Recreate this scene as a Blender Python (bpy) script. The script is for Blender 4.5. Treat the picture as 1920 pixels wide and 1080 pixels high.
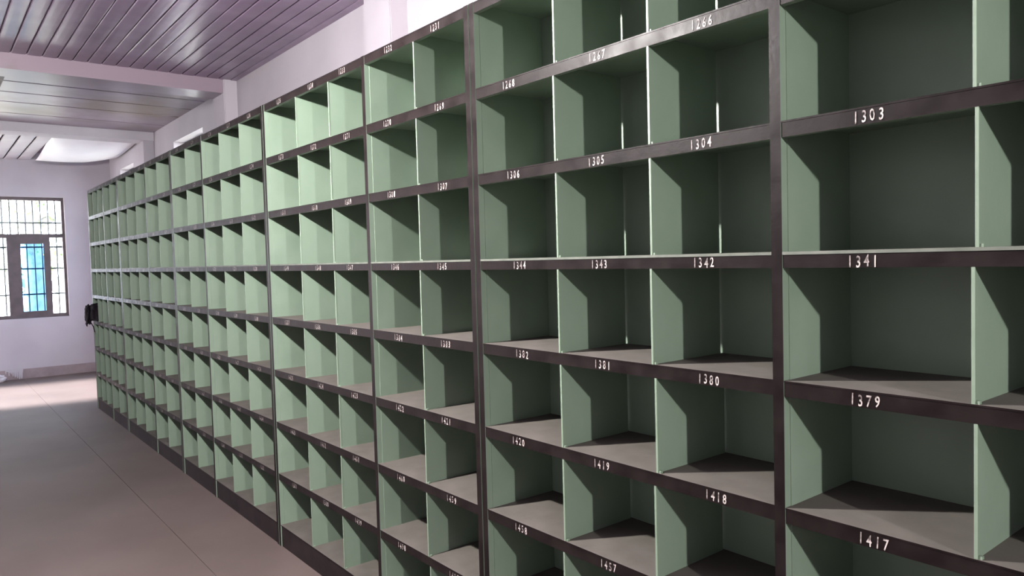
import bpy, bmesh, math, random
from mathutils import Vector, Matrix, noise

# ------------------------------------------------------------------ clear
for o in list(bpy.data.objects):
    bpy.data.objects.remove(o, do_unlink=True)
scene = bpy.context.scene
COL = scene.collection
random.seed(7)

# World axes: X runs along the cabinets to the right, Y into the cabinet wall,
# Z up.  S(s) turns a distance measured leftwards along the row into X.
EYE = 1.577
def S(s):
    return -s

# ------------------------------------------------------------------ camera
F_PX, YAW, PITCH, ROLL = 1390.0, 0.674, -0.0416, -0.027
def camera_axes():
    a = Vector((-1, 0, 0)); n = Vector((0, 1, 0)); z = Vector((0, 0, 1))
    fw = math.cos(YAW) * a + math.sin(YAW) * n
    rt = math.cos(YAW) * n - math.sin(YAW) * a
    f2 = math.cos(PITCH) * fw + math.sin(PITCH) * z
    up = math.cos(PITCH) * z - math.sin(PITCH) * fw
    r2 = math.cos(ROLL) * rt + math.sin(ROLL) * up
    u2 = math.cos(ROLL) * up - math.sin(ROLL) * rt
    return r2, u2, f2
r2, u2, f2 = camera_axes()
cam = bpy.data.cameras.new('camera')
cam.sensor_width = 36.0
cam.lens = F_PX / 1920.0 * 36.0
cam.clip_start = 0.02
cam.clip_end = 200
camo = bpy.data.objects.new('camera', cam)
COL.objects.link(camo)
m = Matrix.Identity(4)
for i in range(3):
    m[i][0], m[i][1], m[i][2] = r2[i], u2[i], -f2[i]
m.translation = Vector((0, -1.5094, EYE))
camo.matrix_world = m
scene.camera = camo

# ------------------------------------------------------------------ world, exposure
SKY_STRENGTH = 21.0
SKY_COLOUR = (0.93, 0.90, 1.0)
LAMP_STRENGTH = (10300.0, 11000.0)   # bulb over the visible aisle, bulb behind the camera
LAMP_COLOUR = (1.0, 0.96, 0.93)
SUN_STRENGTH = 48.0
sun = bpy.data.lights.new('sun_offscreen', 'SUN'); sun.energy = SUN_STRENGTH; sun.angle = math.radians(5); sun.color = (1.0, 0.94, 0.97)
suno = bpy.data.objects.new('sun_offscreen', sun); COL.objects.link(suno)
_e, _az = math.radians(23), math.radians(83)      # low hazy sun shining in through the open doorway
_d = Vector((math.cos(_e) * math.cos(_az), math.cos(_e) * math.sin(_az), -math.sin(_e)))
suno.rotation_euler = _d.to_track_quat('-Z', 'Y').to_euler()
suno.location = (-13, -14, 7)
w = bpy.data.worlds.new('overcast_sky')
scene.world = w
w.use_nodes = True
bg = w.node_tree.nodes['Background']
bg.inputs[0].default_value = (*SKY_COLOUR, 1)
bg.inputs[1].default_value = SKY_STRENGTH
vs = scene.view_settings
vs.view_transform = 'Standard'
vs.look = 'None'
vs.exposure = 0.0
vs.gamma = 1.0
vs.use_curve_mapping = False

# ------------------------------------------------------------------ materials
def new_mat(name):
    mt = bpy.data.materials.new(name)
    mt.use_nodes = True
    nt = mt.node_tree
    return mt, nt, nt.nodes['Principled BSDF']

def noise_mat(name, c1, c2, scale=6.0, rough=0.5, detail=6.0, bump=0.0, bscale=None,
              lo=0.35, hi=0.65, stretch=(1, 1, 1), spec=0.5, rough2=None):
    mt, nt, b = new_mat(name)
    tc = nt.nodes.new('ShaderNodeTexCoord')
    mp = nt.nodes.new('ShaderNodeMapping'); mp.inputs['Scale'].default_value = stretch
    nt.links.new(tc.outputs['Object'], mp.inputs['Vector'])
    nz = nt.nodes.new('ShaderNodeTexNoise')
    nz.inputs['Scale'].default_value = scale; nz.inputs['Detail'].default_value = detail
    nt.links.new(mp.outputs[0], nz.inputs['Vector'])
    rp = nt.nodes.new('ShaderNodeValToRGB')
    rp.color_ramp.elements[0].position = lo; rp.color_ramp.elements[0].color = (*c1, 1)
    rp.color_ramp.elements[1].position = hi; rp.color_ramp.elements[1].color = (*c2, 1)
    nt.links.new(nz.outputs['Fac'], rp.inputs['Fac'])
    nt.links.new(rp.outputs[0], b.inputs['Base Color'])
    b.inputs['Roughness'].default_value = rough
    b.inputs['Specular IOR Level'].default_value = spec
    if rough2 is not None:
        mr = nt.nodes.new('ShaderNodeMapRange')
        mr.inputs['From Min'].default_value = lo; mr.inputs['From Max'].default_value = hi
        mr.inputs['To Min'].default_value = rough; mr.inputs['To Max'].default_value = rough2
        nt.links.new(nz.outputs['Fac'], mr.inputs['Value'])
        nt.links.new(mr.outputs[0], b.inputs['Roughness'])
    if bump:
        n2 = nt.nodes.new('ShaderNodeTexNoise')
        n2.inputs['Scale'].default_value = bscale or scale * 4; n2.inputs['Detail'].default_value = 4
        nt.links.new(mp.outputs[0], n2.inputs['Vector'])
        bp = nt.nodes.new('ShaderNodeBump'); bp.inputs['Strength'].default_value = bump
        bp.inputs['Distance'].default_value = 0.01
        nt.links.new(n2.outputs['Fac'], bp.inputs['Height'])
        nt.links.new(bp.outputs[0], b.inputs['Normal'])
    return mt

M = {}
M['green'] = noise_mat('green_paint', (0.152, 0.209, 0.157), (0.175, 0.233, 0.178), 5, 0.42, bump=0.03, bscale=40)
M['green_edge'] = noise_mat('green_paint_edge', (0.155, 0.215, 0.155), (0.185, 0.245, 0.182), 12, 0.45)
M['lip'] = noise_mat('worn_pale_lip', (0.075, 0.09, 0.070), (0.115, 0.125, 0.103), 18, 0.6)
M['brown'] = noise_mat('dark_brown_paint', (0.007, 0.0048, 0.0048), (0.013, 0.0092, 0.0092), 14, 0.36,
                       bump=0.06, bscale=60, stretch=(1, 1, 1), rough2=0.46, spec=0.10)
M['dust'] = noise_mat('dusty_shelf_top', (0.070, 0.064, 0.054), (0.098, 0.088, 0.076), 7, 0.85, bump=0.05, bscale=90)
M['plinth'] = noise_mat('plinth_paint', (0.012, 0.008, 0.008), (0.022, 0.015, 0.015), 9, 0.7, bump=0.05, spec=0.12)
M['wall'] = noise_mat('white_plaster', (0.35, 0.325, 0.36), (0.39, 0.362, 0.40), 1.6, 0.8, bump=0.05, bscale=30)
M['beam'] = noise_mat('painted_beam', (0.44, 0.41, 0.45), (0.50, 0.47, 0.51), 2, 0.7, bump=0.05, bscale=20)
M['ceil_near'] = noise_mat('purple_grey_slat', (0.215, 0.152, 0.235), (0.265, 0.190, 0.283), 3, 0.27, bump=0.05, bscale=5)
M['ceil_base'] = noise_mat('ceiling_backing', (0.215, 0.152, 0.235), (0.265, 0.190, 0.283), 3, 0.8)
M['ceil_mid'] = noise_mat('stained_lilac_board', (0.165, 0.118, 0.105), (0.255, 0.200, 0.248), 1.1, 0.35, lo=0.36, hi=0.50, bump=0.04, bscale=6)
def add_stain(mt, centre, radius, colour):
    nt = mt.node_tree; b = nt.nodes['Principled BSDF']
    src = b.inputs['Base Color'].links[0].from_socket
    tc = nt.nodes.new('ShaderNodeTexCoord')
    vm = nt.nodes.new('ShaderNodeVectorMath'); vm.operation = 'DISTANCE'; vm.inputs[1].default_value = centre
    nt.links.new(tc.outputs['Object'], vm.inputs[0])
    nz = nt.nodes.new('ShaderNodeTexNoise'); nz.inputs['Scale'].default_value = 3.5; nz.inputs['Detail'].default_value = 6
    nt.links.new(tc.outputs['Object'], nz.inputs['Vector'])
    ma = nt.nodes.new('ShaderNodeMath'); ma.operation = 'MULTIPLY_ADD'; ma.inputs[1].default_value = radius * 1.6
    nt.links.new(nz.outputs['Fac'], ma.inputs[0]); nt.links.new(vm.outputs['Value'], ma.inputs[2])
    mr = nt.nodes.new('ShaderNodeMapRange'); mr.inputs['From Min'].default_value = radius * 1.15; mr.inputs['From Max'].default_value = radius * 1.9
    mr.inputs['To Min'].default_value = 0.85; mr.inputs['To Max'].default_value = 0.0
    nt.links.new(ma.outputs[0], mr.inputs['Value'])
    mx = nt.nodes.new('ShaderNodeMix'); mx.data_type = 'RGBA'
    nt.links.new(mr.outputs[0], mx.inputs['Factor']); nt.links.new(src, mx.inputs['A']); mx.inputs['B'].default_value = (*colour, 1)
    nt.links.new(mx.outputs['Result'], b.inputs['Base Color'])
add_stain(M['ceil_mid'], (-8.6, 0.35, EYE + 1.68), 0.85, (0.13, 0.095, 0.065))
M['ceil_far'] = noise_mat('grey_lilac_slat', (0.40, 0.36, 0.41), (0.46, 0.42, 0.47), 3, 0.4)
M['sheet'] = noise_mat('white_plastic_sheet', (0.74, 0.71, 0.74), (0.80, 0.77, 0.80), 3, 0.3, bump=0.05, bscale=4)
M['strip'] = noise_mat('dark_joint_strip', (0.10, 0.075, 0.08), (0.15, 0.11, 0.115), 6, 0.6)
M['floor'] = noise_mat('worn_terrazzo', (0.094, 0.073, 0.066), (0.126, 0.101, 0.092), 1.3, 0.62, spec=0.25, bump=0.04, bscale=180, lo=0.3, hi=0.7)
M['joint'] = noise_mat('dark_floor_joint', (0.085, 0.068, 0.062), (0.11, 0.089, 0.08), 5, 0.8)
M['base'] = noise_mat('brown_wall_band', (0.20, 0.155, 0.165), (0.27, 0.215, 0.225), 5, 0.5)
M['frame'] = noise_mat('purple_brown_window_frame', (0.055, 0.040, 0.046), (0.08, 0.058, 0.066), 8, 0.5)
M['iron'] = noise_mat('painted_iron_bar', (0.06, 0.07, 0.085), (0.09, 0.10, 0.12), 10, 0.5)
M['black'] = noise_mat('black_cloth', (0.004, 0.003, 0.005), (0.009, 0.006, 0.009), 20, 0.85, bump=0.25, bscale=60, spec=0.15)
M['rag'] = noise_mat('pale_rag', (0.45, 0.42, 0.45), (0.68, 0.64, 0.68), 14, 0.8, bump=0.2, bscale=40)
M['bark'] = noise_mat('grey_bark', (0.16, 0.16, 0.15), (0.26, 0.26, 0.24), 9, 0.9, bump=0.4, bscale=20)
M['leaf'] = noise_mat('green_leaf', (0.10, 0.17, 0.06), (0.20, 0.28, 0.10), 5, 0.6)
M['grass'] = noise_mat('dry_yard_ground', (0.40, 0.38, 0.30), (0.52, 0.50, 0.42), 3, 0.9)
M['yardwall'] = noise_mat('pale_render', (0.62, 0.62, 0.62), (0.72, 0.72, 0.72), 3, 0.9)
M['socket'] = noise_mat('white_bakelite', (0.6, 0.58, 0.55), (0.66, 0.64, 0.6), 9, 0.4)
M['cord'] = noise_mat('grey_flex', (0.12, 0.12, 0.12), (0.16, 0.16, 0.16), 9, 0.6)

# worn white stencil paint: flakes away to the brown underneath
mt, nt, b = new_mat('white_stencil_paint')
tc = nt.nodes.new('ShaderNodeTexCoord'); nz = nt.nodes.new('ShaderNodeTexNoise')
nz.inputs['Scale'].default_value = 55; nz.inputs['Detail'].default_value = 5
nt.links.new(tc.outputs['Object'], nz.inputs['Vector'])
rp = nt.nodes.new('ShaderNodeValToRGB')
rp.color_ramp.elements[0].position = 0.42; rp.color_ramp.elements[0].color = (0.10, 0.08, 0.075, 1)
rp.color_ramp.elements[1].position = 0.56; rp.color_ramp.elements[1].color = (0.46, 0.42, 0.39, 1)
nt.links.new(nz.outputs['Fac'], rp.inputs['Fac']); nt.links.new(rp.outputs[0], b.inputs['Base Color'])
b.inputs['Roughness'].default_value = 0.6
M['paint'] = mt

def glass_mat(name, col, gloss=0.06):
    mt = bpy.data.materials.new(name); mt.use_nodes = True
    nt = mt.node_tree
    for n_ in list(nt.nodes):
        nt.nodes.remove(n_)
    out = nt.nodes.new('ShaderNodeOutputMaterial')
    tr = nt.nodes.new('ShaderNodeBsdfTransparent'); tr.inputs[0].default_value = (*col, 1)
    gl = nt.nodes.new('ShaderNodeBsdfGlossy'); gl.inputs['Roughness'].default_value = 0.03
    mx = nt.nodes.new('ShaderNodeMixShader')
    nz = nt.nodes.new('ShaderNodeTexNoise'); nz.inputs['Scale'].default_value = 4
    mr = nt.nodes.new('ShaderNodeMapRange')
    mr.inputs['To Min'].default_value = gloss * 0.6; mr.inputs['To Max'].default_value = gloss * 1.4
    nt.links.new(nz.outputs['Fac'], mr.inputs['Value']); nt.links.new(mr.outputs[0], mx.inputs[0])
    nt.links.new(tr.outputs[0], mx.inputs[1]); nt.links.new(gl.outputs[0], mx.inputs[2])
    nt.links.new(mx.outputs[0], out.inputs[0])
    return mt
M['glass'] = glass_mat('clear_glass', (0.93, 0.97, 0.96))
M['blueglass'] = glass_mat('blue_tinted_glass', (0.48, 0.74, 0.95))

for bi in (0, 1):
    mt, nt, b = new_mat('glowing_bulb')
    b.inputs['Base Color'].default_value = (0.9, 0.9, 0.88, 1)
    b.inputs['Emission Color'].default_value = (*LAMP_COLOUR, 1)
    b.inputs['Emission Strength'].default_value = LAMP_STRENGTH[bi]
    M['bulb%d' % bi] = mt

# ------------------------------------------------------------------ mesh helpers
def add_box(bm, x0, x1, y0, y1, z0, z1, mi=0, fmi=None):
    """box; fmi maps a face key ('-y','+z',...) to a material index"""
    x0, x1 = min(x0, x1), max(x0, x1)
    v = [bm.verts.new(p) for p in ((x0, y0, z0), (x1, y0, z0), (x1, y1, z0), (x0, y1, z0),
                                   (x0, y0, z1), (x1, y0, z1), (x1, y1, z1), (x0, y1, z1))]
    for key, idx in (('-z', (0, 3, 2, 1)), ('+z', (4, 5, 6, 7)), ('-y', (0, 1, 5, 4)),
                     ('+x', (1, 2, 6, 5)), ('+y', (2, 3, 7, 6)), ('-x', (3, 0, 4, 7))):
        f = bm.faces.new([v[i] for i in idx])
        f.material_index = (fmi or {}).get(key, mi)

def add_prism(bm, pts, axis, t0, t1, mi=0):
    """extrude polygon pts (2D) along axis from t0 to t1. axis 'x': pts are (y,z); 'y': pts are (x,z)"""
    def mk(p, t):
        return (t, p[0], p[1]) if axis == 'x' else (p[0], t, p[1])
    a = [bm.verts.new(mk(p, t0)) for p in pts]
    c = [bm.verts.new(mk(p, t1)) for p in pts]
    n_ = len(pts)
    fs = [bm.faces.new(a), bm.faces.new(list(reversed(c)))]
    for i in range(n_):
        fs.append(bm.faces.new((a[(i + 1) % n_], a[i], c[i], c[(i + 1) % n_])))
    for f in fs:
        f.material_index = mi
    bmesh.ops.recalc_face_normals(bm, faces=fs)

def add_tube(bm, pts, rads, seg=8, mi=0, cap=True):
    rings = []
    for i, p in enumerate(pts):
        p = Vector(p)
        d = (Vector(pts[min(i + 1, len(pts) - 1)]) - Vector(pts[max(i - 1, 0)])).normalized()
        ref = Vector((0, 0, 1)) if abs(d.z) < 0.9 else Vector((1, 0, 0))
        u = d.cross(ref).normalized(); v = d.cross(u)
        r = rads[i] if isinstance(rads, (list, tuple)) else rads
        rings.append([bm.verts.new(p + u * math.cos(2 * math.pi * k / seg) * r + v * math.sin(2 * math.pi * k / seg) * r)
                      for k in range(seg)])
    fs = []
    for a, c in zip(rings, rings[1:]):
        for k in range(seg):
            fs.append(bm.faces.new((a[k], a[(k + 1) % seg], c[(k + 1) % seg], c[k])))
    if cap:
        fs.append(bm.faces.new(list(reversed(rings[0])))); fs.append(bm.faces.new(rings[-1]))
    for f in fs:
        f.material_index = mi; f.smooth = True
    bmesh.ops.recalc_face_normals(bm, faces=fs)

def finish(bm, name, mats):
    me = bpy.data.meshes.new(name)
    bm.to_mesh(me); bm.free()
    for m_ in (mats if isinstance(mats, (list, tuple)) else [mats]):
        me.materials.append(M[m_] if isinstance(m_, str) else m_)
    return me

def link(name, me, parent=None, loc=None):
    o = bpy.data.objects.new(name, me)
    COL.objects.link(o)
    if parent is not None:
        o.parent = parent
    if loc is not None:
        o.location = loc
    return o

def box_obj(name, mats, parent, *dims, fmi=None, loc=None):
    bm = bmesh.new(); add_box(bm, *dims, fmi=fmi)
    return link(name, finish(bm, name, mats), parent, loc)

def empty(name, loc):
    o = bpy.data.objects.new(name, None); COL.objects.link(o); o.location = loc
    o.empty_display_size = 0.1
    return o

def tag(o, label=None, cat=None, group=None, kind=None):
    if label: o['label'] = label
    if cat: o['category'] = cat
    if group: o['group'] = group
    if kind: o['kind'] = kind
    return o

# ------------------------------------------------------------------ room shell
S0, S1 = -7.5, 12.85          # right end wall, far end wall (along s)
NL, NR = -5.2, 0.87           # left wall, wall behind the cabinets
ZC = EYE + 1.70               # ceiling
WT = 0.24                     # wall thickness

# floor: two cast slabs with a joint
fl = box_obj('floor', 'joint', None, S(S1) - WT, S(S0) + WT, NL - WT, NR + WT, -0.12, -0.006)
tag(fl, 'worn grey brown terrazzo floor with one straight joint', kind='structure')
box_obj('floor_slab', 'floor', fl, S(S1), S(S0), NL, -0.4025, -0.012, 0.0)
box_obj('floor_slab', 'floor', fl, S(S1), S(S0), -0.3995, NR, -0.012, 0.0)

# far end wall with window hole
FW = dict(n0=-1.22, n1=0.235, z0=EYE - 0.705, z1=EYE + 1.068)
bm = bmesh.new()
xf0, xf1 = S(S1) - WT, S(S1)
add_box(bm, xf0, xf1, NL - WT, FW['n0'], 0, ZC + 0.3)
add_box(bm, xf0, xf1, FW['n1'], NR + WT, 0, ZC + 0.3)
add_box(bm, xf0, xf1, FW['n0'], FW['n1'], 0, FW['z0'])
add_box(bm, xf0, xf1, FW['n0'], FW['n1'], FW['z1'], ZC + 0.3)
tag(link('wall_far', finish(bm, 'wall_far', 'wall')), 'white plastered end wall around the barred window', kind='structure')

# right wall with two high windows behind the cabinets
RW = [(8.07, 9.20), (11.25, 12.12)]
RZ0, RZ1 = EYE - 0.35, EYE + 1.44
bm = bmesh.new()
edges = [S0 - WT] + [e for r_ in RW for e in r_] + [S1]
for i in range(0, len(edges), 2):
    add_box(bm, S(edges[i]), S(edges[i + 1]), NR, NR + WT, 0, ZC + 0.3)
for a, c in RW:
    add_box(bm, S(a), S(c), NR, NR + WT, 0, RZ0)
    add_box(bm, S(a), S(c), NR, NR + WT, RZ1, ZC + 0.3)
tag(link('wall_right', finish(bm, 'wall_right', 'wall')), 'white plastered long wall behind the pigeonhole cabinets', kind='structure')

# left wall with an open double doorway near the far end
DS0, DS1, DZ = 10.7, 12.75, 2.75
bm = bmesh.new()
add_box(bm, S(S0 - WT), S(9.4), NL - WT, NL, 0, ZC + 0.3)
add_box(bm, S(9.4), S(DS0), NL - WT, NL, 0, ZC + 0.3)
add_box(bm, S(DS1), S(S1), NL - WT, NL, 0, ZC + 0.3)
add_box(bm, S(DS0), S(DS1), NL - WT, NL, DZ, ZC + 0.3)
tag(link('wall_left', finish(bm, 'wall_left', 'wall')), 'white plastered long wall with an open doorway', kind='structure')
tag(box_obj('wall_near', 'wall', None, S(S0), S(S0) + WT, NL, NR, 0, ZC + 0.3),
    'white plastered end wall behind the camera', kind='structure')
# door frame
dr = empty('door_1', (S(DS0), NL, 0)); tag(dr, 'open doorway with brown frame in the long wall', kind='structure')
dw = DS1 - DS0
box_obj('jamb', 'frame', dr, -0.06, 0.0, -WT - 0.01, 0.015, 0, DZ)
box_obj('jamb', 'frame', dr, -dw, -dw + 0.06, -WT - 0.01, 0.015, 0, DZ)
box_obj('head', 'frame', dr, -dw + 0.06, -0.06, -WT - 0.01, 0.015, DZ - 0.06, DZ)

# pilasters on the right wall
for i, (a, c) in enumerate([(3.92, 4.25), (6.98, 7.30), (10.10, 10.40)]):
    bm = bmesh.new()
    add_box(bm, S(a), S(c), 0.75, NR + 0.01, 0, ZC + 0.02)
    bmesh.ops.bevel(bm, geom=[e for e in bm.edges if abs(e.verts[0].co.z - e.verts[1].co.z) > 1], offset=0.008, segments=2, affect='EDGES')
    tag(link('trim_%d' % (i + 1), finish(bm, 'pilaster', 'wall')), 'white plastered pilaster rising above the cabinets', kind='structure')

# baseboard band on the far wall, with white paint drips
BH = 0.142
bm = bmesh.new()
add_box(bm, S(S1) - 0.005, S(S1) + 0.006, NL, NR, 0, BH)
bb = link('baseboard_far', finish(bm, 'baseboard_far', 'base'))
tag(bb, 'brown painted band along the foot of the end wall', kind='structure')
drips = []
def drip(n0, wd, ztop, zbot):
    drips.append(n0)
    th = 0.0072 + 0.0005 * len(drips)
    bm = bmesh.new()
    rd = min(wd, (ztop - zbot) * 0.5)
    pts = [(n0 - wd / 2, ztop), (n0 + wd / 2, ztop), (n0 + wd * 0.42, zbot + rd), (n0 + wd * 0.2, zbot), (n0 - wd * 0.2, zbot), (n0 - wd * 0.42, zbot + rd)]
    add_prism(bm, pts, 'x', S(S1) + 0.004, S(S1) + th)
    link('paint_drip', finish(bm, 'paint_drip', 'wall'), bb)
for n0, wd, zb in [(-0.562, 0.016, 0.06), (-0.535, 0.02, 0.085), (-0.515, 0.018, 0.05), (-0.488, 0.03, 0.035), (-0.462, 0.022, 0.02),
                   (-0.437, 0.024, 0.0), (-0.412, 0.03, 0.004), (-0.60, 0.014, 0.09)]:
    drip(n0, wd, BH + 0.004, zb)
drip(-0.50, 0.24, BH + 0.012, BH - 0.035)
drip(-0.416, 0.055, BH + 0.012, 0.055)
tag(box_obj('baseboard_right', 'base', None, S(S1), S(S0), NR - 0.006, NR + 0.005, 0, BH), 'brown painted band behind the cabinets', kind='structure')
tag(box_obj('baseboard_left', 'base', None, S(DS0), S(S0), NL - 0.005, NL + 0.006, 0, BH), 'brown painted band along the long wall', kind='structure')

# ------------------------------------------------------------------ ceiling
ce = box_obj('ceiling', 'ceil_base', None, S(S1) - WT, S(S0) + WT, NL - WT, NR + WT, ZC + 0.012, ZC + 0.3)
tag(ce, 'ceiling of glossy purple grey slats', kind='structure')
PITCH_SLAT = 0.1055
def slat_mesh(L, wd, mat, along):
    """hollow-backed plank, rounded lower edges. along='x' or 'y'; origin at one end, lower face at z=0"""
    h = wd / 2
    prof = [(-h, 0.014), (-h, 0.004), (-h + 0.005, 0.0008), (-h * 0.4, 0.0), (h * 0.4, 0.0), (h - 0.005, 0.0008), (h, 0.004), (h, 0.014)]
    bm = bmesh.new()
    add_prism(bm, prof, along, 0, L)
    me = finish(bm, 'ceiling_slat', mat)
    return me
B1A, B1B = 7.00, 7.30
me = slat_mesh(B1A - S0, PITCH_SLAT - 0.008, 'ceil_near', 'x')
i = 0
n_ = -0.87 + PITCH_SLAT / 2
cents = []
while n_ + 0.05 < NR: n_ += PITCH_SLAT
n_ -= PITCH_SLAT
while n_ - 0.05 > NL:
    cents.append(n_); n_ -= PITCH_SLAT
rs = random.Random(3)
for n_ in cents:
    o = link('ceiling_slat', me, ce, (S(B1A), n_, ZC + rs.uniform(-0.002, 0.001)))
    o.rotation_euler = (rs.uniform(-0.02, 0.02), 0, 0)
# edge strip between last slat and wall
box_obj('ceiling_edge_strip', 'ceil_near', ce, S(B1A), S(S0), cents[0] + PITCH_SLAT / 2 - 0.003, NR, ZC - 0.004, ZC + 0.014)
# cross beam 1
box_obj('cross_trim', 'ceil_mid', ce, S(B1B), S(B1A), NL, NR, EYE + 1.575, ZC + 0.02)
# stained wide boards across the room
ZM = EYE + 1.68
bedge = [B1B, 7.94, 8.42, 8.91, 9.54, 10.09]
for a, c in zip(bedge, bedge[1:]):
    bm = bmesh.new()
    prof = [(S(c) + 0.008, ZM + 0.03), (S(c) + 0.008, ZM + 0.006), (S(c) + 0.016, ZM), (S(a) - 0.016, ZM), (S(a) - 0.008, ZM + 0.006), (S(a) - 0.008, ZM + 0.03)]
    add_prism(bm, prof, 'y', NL, NR)
    link('ceiling_board', finish(bm, 'ceiling_board', 'ceil_mid'), ce)
# dark joint strips under the boards
bm = bmesh.new(); add_box(bm, S(9.1), S(7.32), -0.90, -0.85, ZM - 0.006, ZM + 0.001)
link('joint_strip', finish(bm, 'joint_strip', 'strip'), ce)
# plaster beam 2
box_obj('plaster_beam', 'beam', ce, S(10.40), S(10.09), NL, NR, EYE + 1.575, ZC + 0.02)
# far slats and the sagging sheet
L = S1 - 10.40
me = slat_mesh(L, 0.15, 'ceil_far', 'x')
n_ = -0.24
while n_ > NL + 0.05:
    o = link('ceiling_slat', me, ce, (S(S1), n_, EYE + 1.60)); o.rotation_euler = (0.06, 0, 0); n_ -= 0.165
bm = bmesh.new()
NU, NV = 16, 14
grid = []
for iu in range(NU + 1):
    row = []
    u = iu / NU
    for iv in range(NV + 1):
        v = iv / NV                                   # v: along n
        n1 = -0.16 + v * 1.0
        s1 = 10.42 + u * 2.0
        lift = 0.10 * max(0, (v - 0.55) / 0.45) ** 1.6
        z = 1.665 - 0.135 * math.sin(min(1, u * 1.08) * math.pi / 2) ** 1.5 + lift * u + 0.006 * math.sin(7 * v + 3 * u)
        if u > 0.93: z += 0.03 * (u - 0.93) / 0.07
        row.append(bm.verts.new((S(s1), n1, EYE + z)))
    grid.append(row)
for iu in range(NU):
    for iv in range(NV):
        f = bm.faces.new((grid[iu][iv], grid[iu][iv + 1], grid[iu + 1][iv + 1], grid[iu + 1][iv])); f.smooth = True
bmesh.ops.recalc_face_normals(bm, faces=bm.faces)
bmesh.ops.solidify(bm, geom=bm.faces[:], thickness=0.004)
link('sagging_sheet', finish(bm, 'sagging_sheet', 'sheet'), ce)['label'] = 'white ceiling sheet sagging down before the end wall'

# ------------------------------------------------------------------ windows
def bar(name, parent, mat, y0, y1, z0, z1, x0, x1):
    return box_obj(name, mat, parent, x0, x1, y0, y1, z0, z1)

wx = S(S1)
wn = empty('window_1', (wx - 0.10, FW['n0'], FW['z0']))
tag(wn, 'barred window with a blue glass sash in the white end wall', kind='structure')
def W(n): return n - FW['n0']
def H(z): return z + EYE - FW['z0']
WW = FW['n1'] - FW['n0']; WH = FW['z1'] - FW['z0']
T = 0.05
for nm, a in (('frame_head', (0, WW, WH - 0.045, WH)), ('frame_sill', (0, WW, 0, 0.05)),
              ('frame_jamb', (0, 0.045, 0.05, WH - 0.045)), ('frame_jamb', (WW - 0.035, WW, 0.05, WH - 0.045)),
              ('transom', (0.045, WW - 0.035, H(0.475), H(0.53)))):
    bar(nm, wn, 'frame', *a, -0.05, 0.03)
# fixed lights: mullions
bar('mullion', wn, 'frame', W(-0.50), W(-0.44), 0.05, H(0.475), -0.045, 0.0)
bar('mullion', wn, 'frame', W(-0.015), W(0.035), 0.05, H(0.475), -0.045, 0.0)
bar('mullion', wn, 'frame', W(-0.97), W(-0.92), 0.05, H(0.475), -0.045, 0.0)
for y0, y1, z0, z1 in ((0.045, WW - 0.035, H(0.53), WH - 0.045), (W(0.035), WW - 0.035, 0.05, H(0.475)),
                       (W(-0.92), W(-0.50), 0.05, H(0.475)), (0.045, W(-0.97), 0.05, H(0.475))):
    bar('pane', wn, 'glass', y0, y1, z0, z1, -0.022, -0.018)
sash = empty('sash', (0, 0, 0)); sash.parent = wn; sash['label'] = 'sliding sash with blue tinted glass'
sy0, sy1, sz0, sz1 = W(-0.50), W(0.035), 0.05, H(0.475)
for nm, a in (('stile', (sy0, W(-0.335), sz0, sz1)), ('stile', (W(-0.05), sy1, sz0, sz1)),
              ('sash_rail', (W(-0.335), W(-0.05), sz0, H(-0.605))), ('sash_rail', (W(-0.335), W(-0.05), H(0.385), sz1))):
    bar(nm, sash, 'frame', *a, 0.002, 0.026)
bar('blue_pane', sash, 'blueglass', W(-0.335), W(-0.05), H(-0.605), H(0.385), 0.010, 0.014)
# iron grille outside
gy = 0.02
k = 0
while gy < WW:
    bm = bmesh.new(); add_tube(bm, [(-0.11, gy, 0.0), (-0.11, gy, WH)], 0.009, 6)
    link('grille_bar', finish(bm, 'grille_bar', 'iron'), wn); gy += 0.0955
for z in (H(0.70), H(0.34), H(0.02), H(-0.36)):
    bar('grille_cross_bar', wn, 'iron', 0, WW, z - 0.011, z + 0.011, -0.114, -0.106)

for i, (a, c) in enumerate(RW):
    wo = empty('window_%d' % (i + 2), (S(c), NR + 0.12, RZ0))
    tag(wo, 'high window behind the cabinets, only its top showing', kind='structure')
    ww = c - a; wh = RZ1 - RZ0
    fr = 0.03
    for nm, (x0, x1, z0, z1) in (('frame_head', (0, ww, wh - fr, wh)), ('frame_sill', (0, ww, 0, fr)),
                                 ('frame_jamb', (0, fr, fr, wh - fr)), ('frame_jamb', (ww - fr, ww, fr, wh - fr)),
                                 ('mullion', (ww / 2 - 0.025, ww / 2 + 0.025, fr, wh - fr))):
        box_obj(nm, 'frame', wo, x0, x1, 0, 0.05, z0, z1)
    tz = wh - 0.36
    box_obj('transom', 'frame', wo, fr, ww - fr, 0, 0.05, tz - 0.025, tz + 0.02)
    box_obj('pane', 'glass', wo, fr, ww / 2 - 0.025, 0.023, 0.027, tz + 0.02, wh - fr)
    box_obj('pane', 'glass', wo, ww / 2 + 0.025, ww - fr, 0.023, 0.027, tz + 0.02, wh - fr)
    box_obj('pane', 'glass', wo, fr, ww / 2 - 0.025, 0.023, 0.027, fr, tz - 0.025)
    box_obj('blue_pane', 'blueglass', wo, ww / 2 + 0.025, ww - fr, 0.023, 0.027, fr, tz - 0.025)

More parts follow.
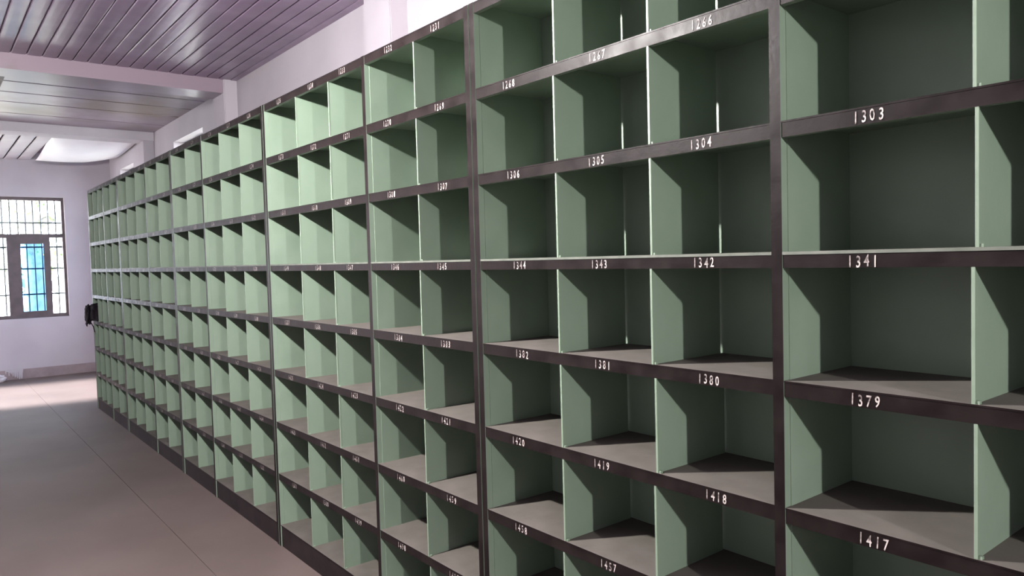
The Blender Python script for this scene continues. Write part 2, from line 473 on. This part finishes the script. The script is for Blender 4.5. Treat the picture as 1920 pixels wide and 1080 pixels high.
# ------------------------------------------------------------------ yard outside
tag(box_obj('yard_ground', 'grass', None, S(S1) - 16, S(S0) + 8, NL - 14, NR + 14, -0.5, -0.13),
    'pale dry ground outside the building', kind='structure')
def tree(loc, h, seed, label, lean=0.0):
    r_ = random.Random(seed)
    t = empty('yard_tree', loc); tag(t, label, 'tree', 'trees outside the barred window')
    bm = bmesh.new()
    trunk = [(0, 0, 0), (lean * .3, 0.03, h * .3), (lean * .8, -0.04, h * .6), (lean, 0.03, h)]
    add_tube(bm, trunk, [0.20, 0.17, 0.13, 0.05], 8)
    tips = [Vector(trunk[-1])]
    for k in range(9):
        z0 = h * r_.uniform(.25, .85); ang = r_.uniform(0, 6.28); ln = r_.uniform(.6, 1.3)
        b0 = Vector((lean * z0 / h, 0, z0)); d = Vector((math.cos(ang), math.sin(ang), r_.uniform(.3, .9)))
        p1 = b0 + d * ln * .5; p2 = b0 + d * ln + Vector((0, 0, .15))
        add_tube(bm, [b0, p1, p2], [0.10, 0.07, 0.02], 6)
        tips += [p1, p2]
    link('trunk', finish(bm, 'trunk', 'bark'), t)
    bm = bmesh.new()
    for tp in tips:
        for k in range(60):
            c = tp + Vector((r_.gauss(0, .3), r_.gauss(0, .3), r_.gauss(0, .26)))
            R_ = Matrix.Rotation(r_.uniform(0, 6.28), 3, 'Z') @ Matrix.Rotation(r_.uniform(-1, 1), 3, 'X')
            l_ = r_.uniform(.04, .08)
            q = [c + R_ @ Vector(v) for v in ((-l_ * .4, 0, 0), (0, -l_, 0), (l_ * .4, 0, 0), (0, l_, 0))]
            bm.faces.new([bm.verts.new(v) for v in q])
    fo = link('foliage', finish(bm, 'foliage', 'leaf'), t); fo['kind'] = 'stuff'
tree((S(S1) - 3.0, 0.10, -0.13), 4.6, 5, 'grey trunked tree leaning just outside the barred window', 0.35)
tree((S(S1) - 6.6, -0.75, -0.13), 5.2, 9, 'tall leafy tree standing behind the leaning one', -0.4)
tree((S(S1) - 10.2, 0.75, -0.13), 4.4, 12, 'small leafy tree at the back of the yard', 0.1)

# ------------------------------------------------------------------ cabinets
R_ROW = 0.290
ZK = lambda k: EYE - 0.0045 + R_ROW * k          # top of shelf k
DEPTH = 0.302
POST = 0.027
RAIL_H = 0.032

# digits for the stencilled numbers, taken from the built-in font once
DIG = {}
def digit(ch):
    if ch in DIG:
        return DIG[ch]
    cu = bpy.data.curves.new('digit', 'FONT')
    cu.body = ch; cu.size = 1.0; cu.resolution_u = 2; cu.fill_mode = 'FRONT'; cu.offset = 0.012
    ob = bpy.data.objects.new('digit', cu); COL.objects.link(ob)
    dg = bpy.context.evaluated_depsgraph_get()
    me = bpy.data.meshes.new_from_object(ob.evaluated_get(dg))
    vs_ = [v.co.copy() for v in me.vertices]; fs_ = [tuple(p.vertices) for p in me.polygons]
    bpy.data.objects.remove(ob, do_unlink=True); bpy.data.meshes.remove(me); bpy.data.curves.remove(cu)
    x0 = min(v.x for v in vs_); x1 = max(v.x for v in vs_); y0 = min(v.y for v in vs_); y1 = max(v.y for v in vs_)
    vs_ = [((v.x - (x0 + x1) / 2), (v.y - y0) / (y1 - y0)) for v in vs_]
    DIG[ch] = (vs_, fs_, x1 - x0)
    return DIG[ch]

def number_mesh(txt, r_):
    verts, faces = [], []
    hgt = 0.0245
    adv = 0.0172
    for i, ch in enumerate(txt):
        vs_, fs_, wd = digit(ch)
        dz = r_.uniform(-0.0012, 0.0012); sh = r_.uniform(-0.05, 0.12)
        off = len(verts)
        for x, y in vs_:
            verts.append(((i - 1.5) * adv + x * hgt * 0.92 + sh * y * hgt * 0.5, 0.0, y * hgt + dz - hgt / 2))
        faces += [tuple(a + off for a in f) for f in fs_]
    me = bpy.data.meshes.new('number')
    me.from_pydata(verts, [], faces); me.materials.append(M['paint']); me.update()
    return me

def rail_mesh(wd, g='green'):
    bm = bmesh.new()
    add_box(bm, 0, wd, 0.0, 0.018, -0.004 - RAIL_H, -0.004, mi=1, fmi={'-y': 0})
    return finish(bm, 'rail', ['brown', g])
def shelf_mesh(wd, g='green', lip=False):
    bm = bmesh.new()
    if lip:                                        # unpainted front lip of the eye-level shelf
        add_box(bm, 0, wd, -0.0022, -0.0004, -0.0068, 0.0, mi=3)
    add_box(bm, 0, wd, -0.0012, DEPTH - 0.001, -0.004, 0.0, mi=0, fmi={'+z': 1, '-y': 2})
    return finish(bm, 'shelf', [g, 'dust', 'brown', 'lip'])
def divider_mesh(hh, g='green'):
    """thin sheet standing on a shelf (z=0) up to the shelf above; notched behind the rail, little foot tab"""
    bm = bmesh.new()
    t = 0.0022
    top = hh - 0.004; rb = hh - 0.004 - RAIL_H
    pts = [(0.003, 0.0), (DEPTH - 0.008, 0.0), (DEPTH - 0.008, top), (0.0185, top), (0.0185, rb), (0.003, rb)]
    add_prism(bm, pts, 'x', -t, t)
    add_box(bm, t, 0.010, 0.003, 0.012, 0.0, 0.006, mi=1)      # foot tab
    add_box(bm, -0.0032, 0.0032, 0.0005, 0.0045, 0.0, rb, mi=1)  # folded front edge
    return finish(bm, 'divider', [g, 'green_edge' if g == 'green' else g])
DIVS = {g: divider_mesh(R_ROW, g) for g in ('green',)}

def cabinet(s_right, s_left, inner, divs_a, divs_b, first_col, label, g='green'):
    """s_right..s_left outer limits, inner = right edge of the middle post,
    divs_a / divs_b = divider positions right / left of the middle post,
    first_col = column index of the rightmost pigeonhole (column 0 carries 1303 on its rail)"""
    r_ = random.Random(int(s_left * 100) + 500)
    c = empty('pigeonhole_cabinet', (S(s_left), 0.0, 0.0))
    tag(c, label, 'cabinet', 'pigeonhole cabinets in one row')
    X = lambda s: s_left - s                         # local x, 0 at the left end
    z_top = ZK(3)
    posts = [(s_right, s_right + POST), (inner, inner + POST), (s_left - POST, s_left)]
    bm = bmesh.new(); add_box(bm, 0, POST, -0.002, 0.021, 0, z_top + 0.001, mi=1, fmi={'-y': 0})
    pm = finish(bm, 'post', ['brown', g])
    for j, (a, b_) in enumerate(posts):
        link('post', pm, c, (X(b_), 0, 0))
        ex0 = 0.002 if j != 2 else -0.001
        ex1 = 0.002 if j != 0 else -0.001
        box_obj('side_panel', [g, 'green_edge' if g == 'green' else g], c, X(b_) - ex0, X(a) + ex1, 0.0212, DEPTH - 0.001, 0.02, z_top - 0.004, fmi={'-y': 1})
    secs = [(s_right + POST, inner), (inner + POST, s_left - POST)]
    for (a, b_), dv in zip(secs, (divs_a, divs_b)):
        wd = b_ - a
        rm, sm, sm0 = rail_mesh(wd, g), shelf_mesh(wd, g), shelf_mesh(wd, g, True)
        for k in range(3, -6, -1):
            if k > -5:
                link('rail', rm, c, (X(b_), 0, ZK(k)))
            link('shelf', sm0 if k == 0 else sm, c, (X(b_), 0, ZK(k)))
        box_obj('back_panel', g, c, X(b_) - 0.002, X(a) + 0.002, DEPTH, DEPTH + 0.003, 0.02, z_top)
        box_obj('plinth', 'plinth', c, X(b_), X(a), 0.004, 0.020, 0.0, ZK(-5) - 0.004)
        cells = [a] + list(dv) + [b_]
        for k in range(-5, 3):
            for d in dv:
                o = link('divider', DIVS[g], c, (X(d + r_.uniform(-0.006, 0.006)), 0, ZK(k)))
                o.rotation_euler = (0, 0, r_.uniform(-0.012, 0.012))
            for ci, (p, q) in enumerate(zip(cells, cells[1:])):
                base = 1303 + 38 * (1 - (k + 1))      # number painted on the rail above this pigeonhole
                col = first_col + ci + (0 if dv is divs_a else len(divs_a) + 1)
                txt = '%04d' % (base + col)
                o = link('number', number_mesh(txt, r_), c, (X((p + q) / 2 + r_.uniform(-0.015, 0.02)), -0.0012, ZK(k + 1) - (0.0065 if k == -1 else 0.004) - RAIL_H / 2 + r_.uniform(-0.001, 0.001)))
                o.rotation_euler = (0, r_.uniform(-0.02, 0.02), 0)
    return c

def even(a, b_, n):
    return [a + (b_ - a) * i / n for i in range(1, n)]

cabs = [
    (0.125, 2.084, 0.917, [0.53], [1.296, 1.664], -1, 'green pigeonhole cabinet with brown rails numbered 1303 to 1306'),
    (2.089, 4.036, 2.847, [2.455], [3.215, 3.585], 4, 'green pigeonhole cabinet with brown rails, second from the large dark compartments, beside a white pilaster'),
    (4.040, 5.960, 5.164, even(4.067, 5.164, 3), even(5.191, 5.933, 2), 9, 'pale lit green pigeonhole cabinet in the middle of the row'),
    (5.964, 7.870, 6.745, even(5.991, 6.745, 2), even(6.772, 7.843, 3), 14, 'green pigeonhole cabinet standing before the window top, next to the end one'),
    (7.874, 9.440, 8.560, even(7.901, 8.56, 2), even(8.587, 9.413, 3), 19, 'green pigeonhole cabinet at the end of the row, holding a black bag'),
    (-1.830, 0.120, -1.070, [-1.44], even(-1.043, 0.093, 3), -6, 'green pigeonhole cabinet adjoining the one numbered 1303, away from the end wall'),
]
for cdef in cabs:
    cabinet(*cdef)

# ------------------------------------------------------------------ black bag in the end pigeonhole
def lumpy(name, mat, c, rad, amp, freq, seed, flat=None):
    bm = bmesh.new()
    bmesh.ops.create_icosphere(bm, subdivisions=4, radius=1)
    for v in bm.verts:
        d = v.co.normalized()
        p = Vector((abs(d.x) ** .75 * math.copysign(1, d.x), abs(d.y) ** .75 * math.copysign(1, d.y), abs(d.z) ** .7 * math.copysign(1, d.z)))
        k = 1 + amp * noise.noise(d * freq + Vector((seed, 0, 0))) + amp * .5 * noise.noise(d * freq * 2.7 + Vector((0, seed, 0)))
        v.co = Vector((c[0] + p.x * rad[0] * k, c[1] + p.y * rad[1] * k, c[2] + p.z * rad[2] * k))
        if flat is not None and v.co.z < flat: v.co.z = flat
    for f in bm.faces: f.smooth = True
    return finish(bm, name, mat)
zs = ZK(-2)
bag = empty('cloth_bag', (S(9.27), 0.02, zs)); tag(bag, 'black cloth bag stuffed into the end pigeonhole, hanging out over its rail', 'bag')
link('bag_body', lumpy('bag_body', 'black', (0, 0.015, 0.098), (0.118, 0.095, 0.098), .22, 1.7, 3.1, 0.001), bag)
link('bag_flap', lumpy('bag_flap', 'black', (-0.07, -0.085, 0.075), (0.085, 0.03, 0.105), .25, 2.1, 8.2), bag)
bm = bmesh.new(); add_tube(bm, [(-0.13, -0.09, 0.02), (-0.145, -0.10, -0.03), (-0.12, -0.095, -0.055), (-0.10, -0.09, 0.0)], 0.006, 6)
link('strap', finish(bm, 'strap', 'black'), bag)
bm = bmesh.new(); add_tube(bm, [(-0.02, -0.085, 0.02), (-0.01, -0.05, -0.06), (-0.012, -0.04, -0.12)], 0.005, 6)
link('strap', finish(bm, 'strap', 'black'), bag)

# crumpled rag on the floor against the end wall
rg = link('crumpled_rag', lumpy('crumpled_rag', 'rag', (0, 0, 0.05), (0.075, 0.12, 0.055), .22, 2.4, 1.3, 0.0), None, (S(12.74), -0.735, 0.0))
tag(rg, 'crumpled pale rag lying on the floor against the end wall', 'rag')

# ------------------------------------------------------------------ lamps (bare bulbs hanging over the aisle)
def pendant(s, label, bi):
    zl = EYE + 1.13
    t = empty(('pendant_bulb_offscreen', 'hanging_bulb_offscreen')[bi], (S(s), -1.5, ZC)); tag(t, label, 'lamp', 'bare bulbs over the aisle')
    bm = bmesh.new()
    bmesh.ops.create_cone(bm, cap_ends=True, segments=20, radius1=0.035, radius2=0.05, depth=0.03, matrix=Matrix.Translation((0, 0, -0.017)))
    link('ceiling_rose', finish(bm, 'ceiling_rose', 'socket'), t)
    drop = ZC - zl
    bm = bmesh.new(); add_tube(bm, [(0, 0, -0.02), (0, 0, -drop + 0.12)], 0.0035, 6)
    link('cord', finish(bm, 'cord', 'cord'), t)
    bm = bmesh.new(); add_tube(bm, [(0, 0, -drop + 0.125), (0, 0, -drop + 0.11), (0, 0, -drop + 0.05)], [0.008, 0.017, 0.019], 12)
    link('socket', finish(bm, 'socket', 'socket'), t)
    bm = bmesh.new()
    prof = [(0.016, 0.055), (0.022, 0.040), (0.036, 0.018), (0.042, 0.0), (0.038, -0.02), (0.024, -0.036), (0.008, -0.0415)]
    rings = [[bm.verts.new((r * math.cos(a * math.pi / 8), r * math.sin(a * math.pi / 8), z - drop)) for a in range(16)] for r, z in prof]
    for a, c in zip(rings, rings[1:]):
        for k in range(16):
            f = bm.faces.new((a[k], a[(k + 1) % 16], c[(k + 1) % 16], c[k])); f.smooth = True
    bm.faces.new(rings[-1])
    bmesh.ops.recalc_face_normals(bm, faces=bm.faces)
    link(('bulb_offscreen', 'glass_bulb_offscreen')[bi], finish(bm, 'bulb', 'bulb%d' % bi), t)
pendant(2.58, 'bare lit bulb hanging over the aisle before the second cabinet', 0)
pendant(-3.2, 'bare lit bulb hanging over the aisle behind the camera', 1)
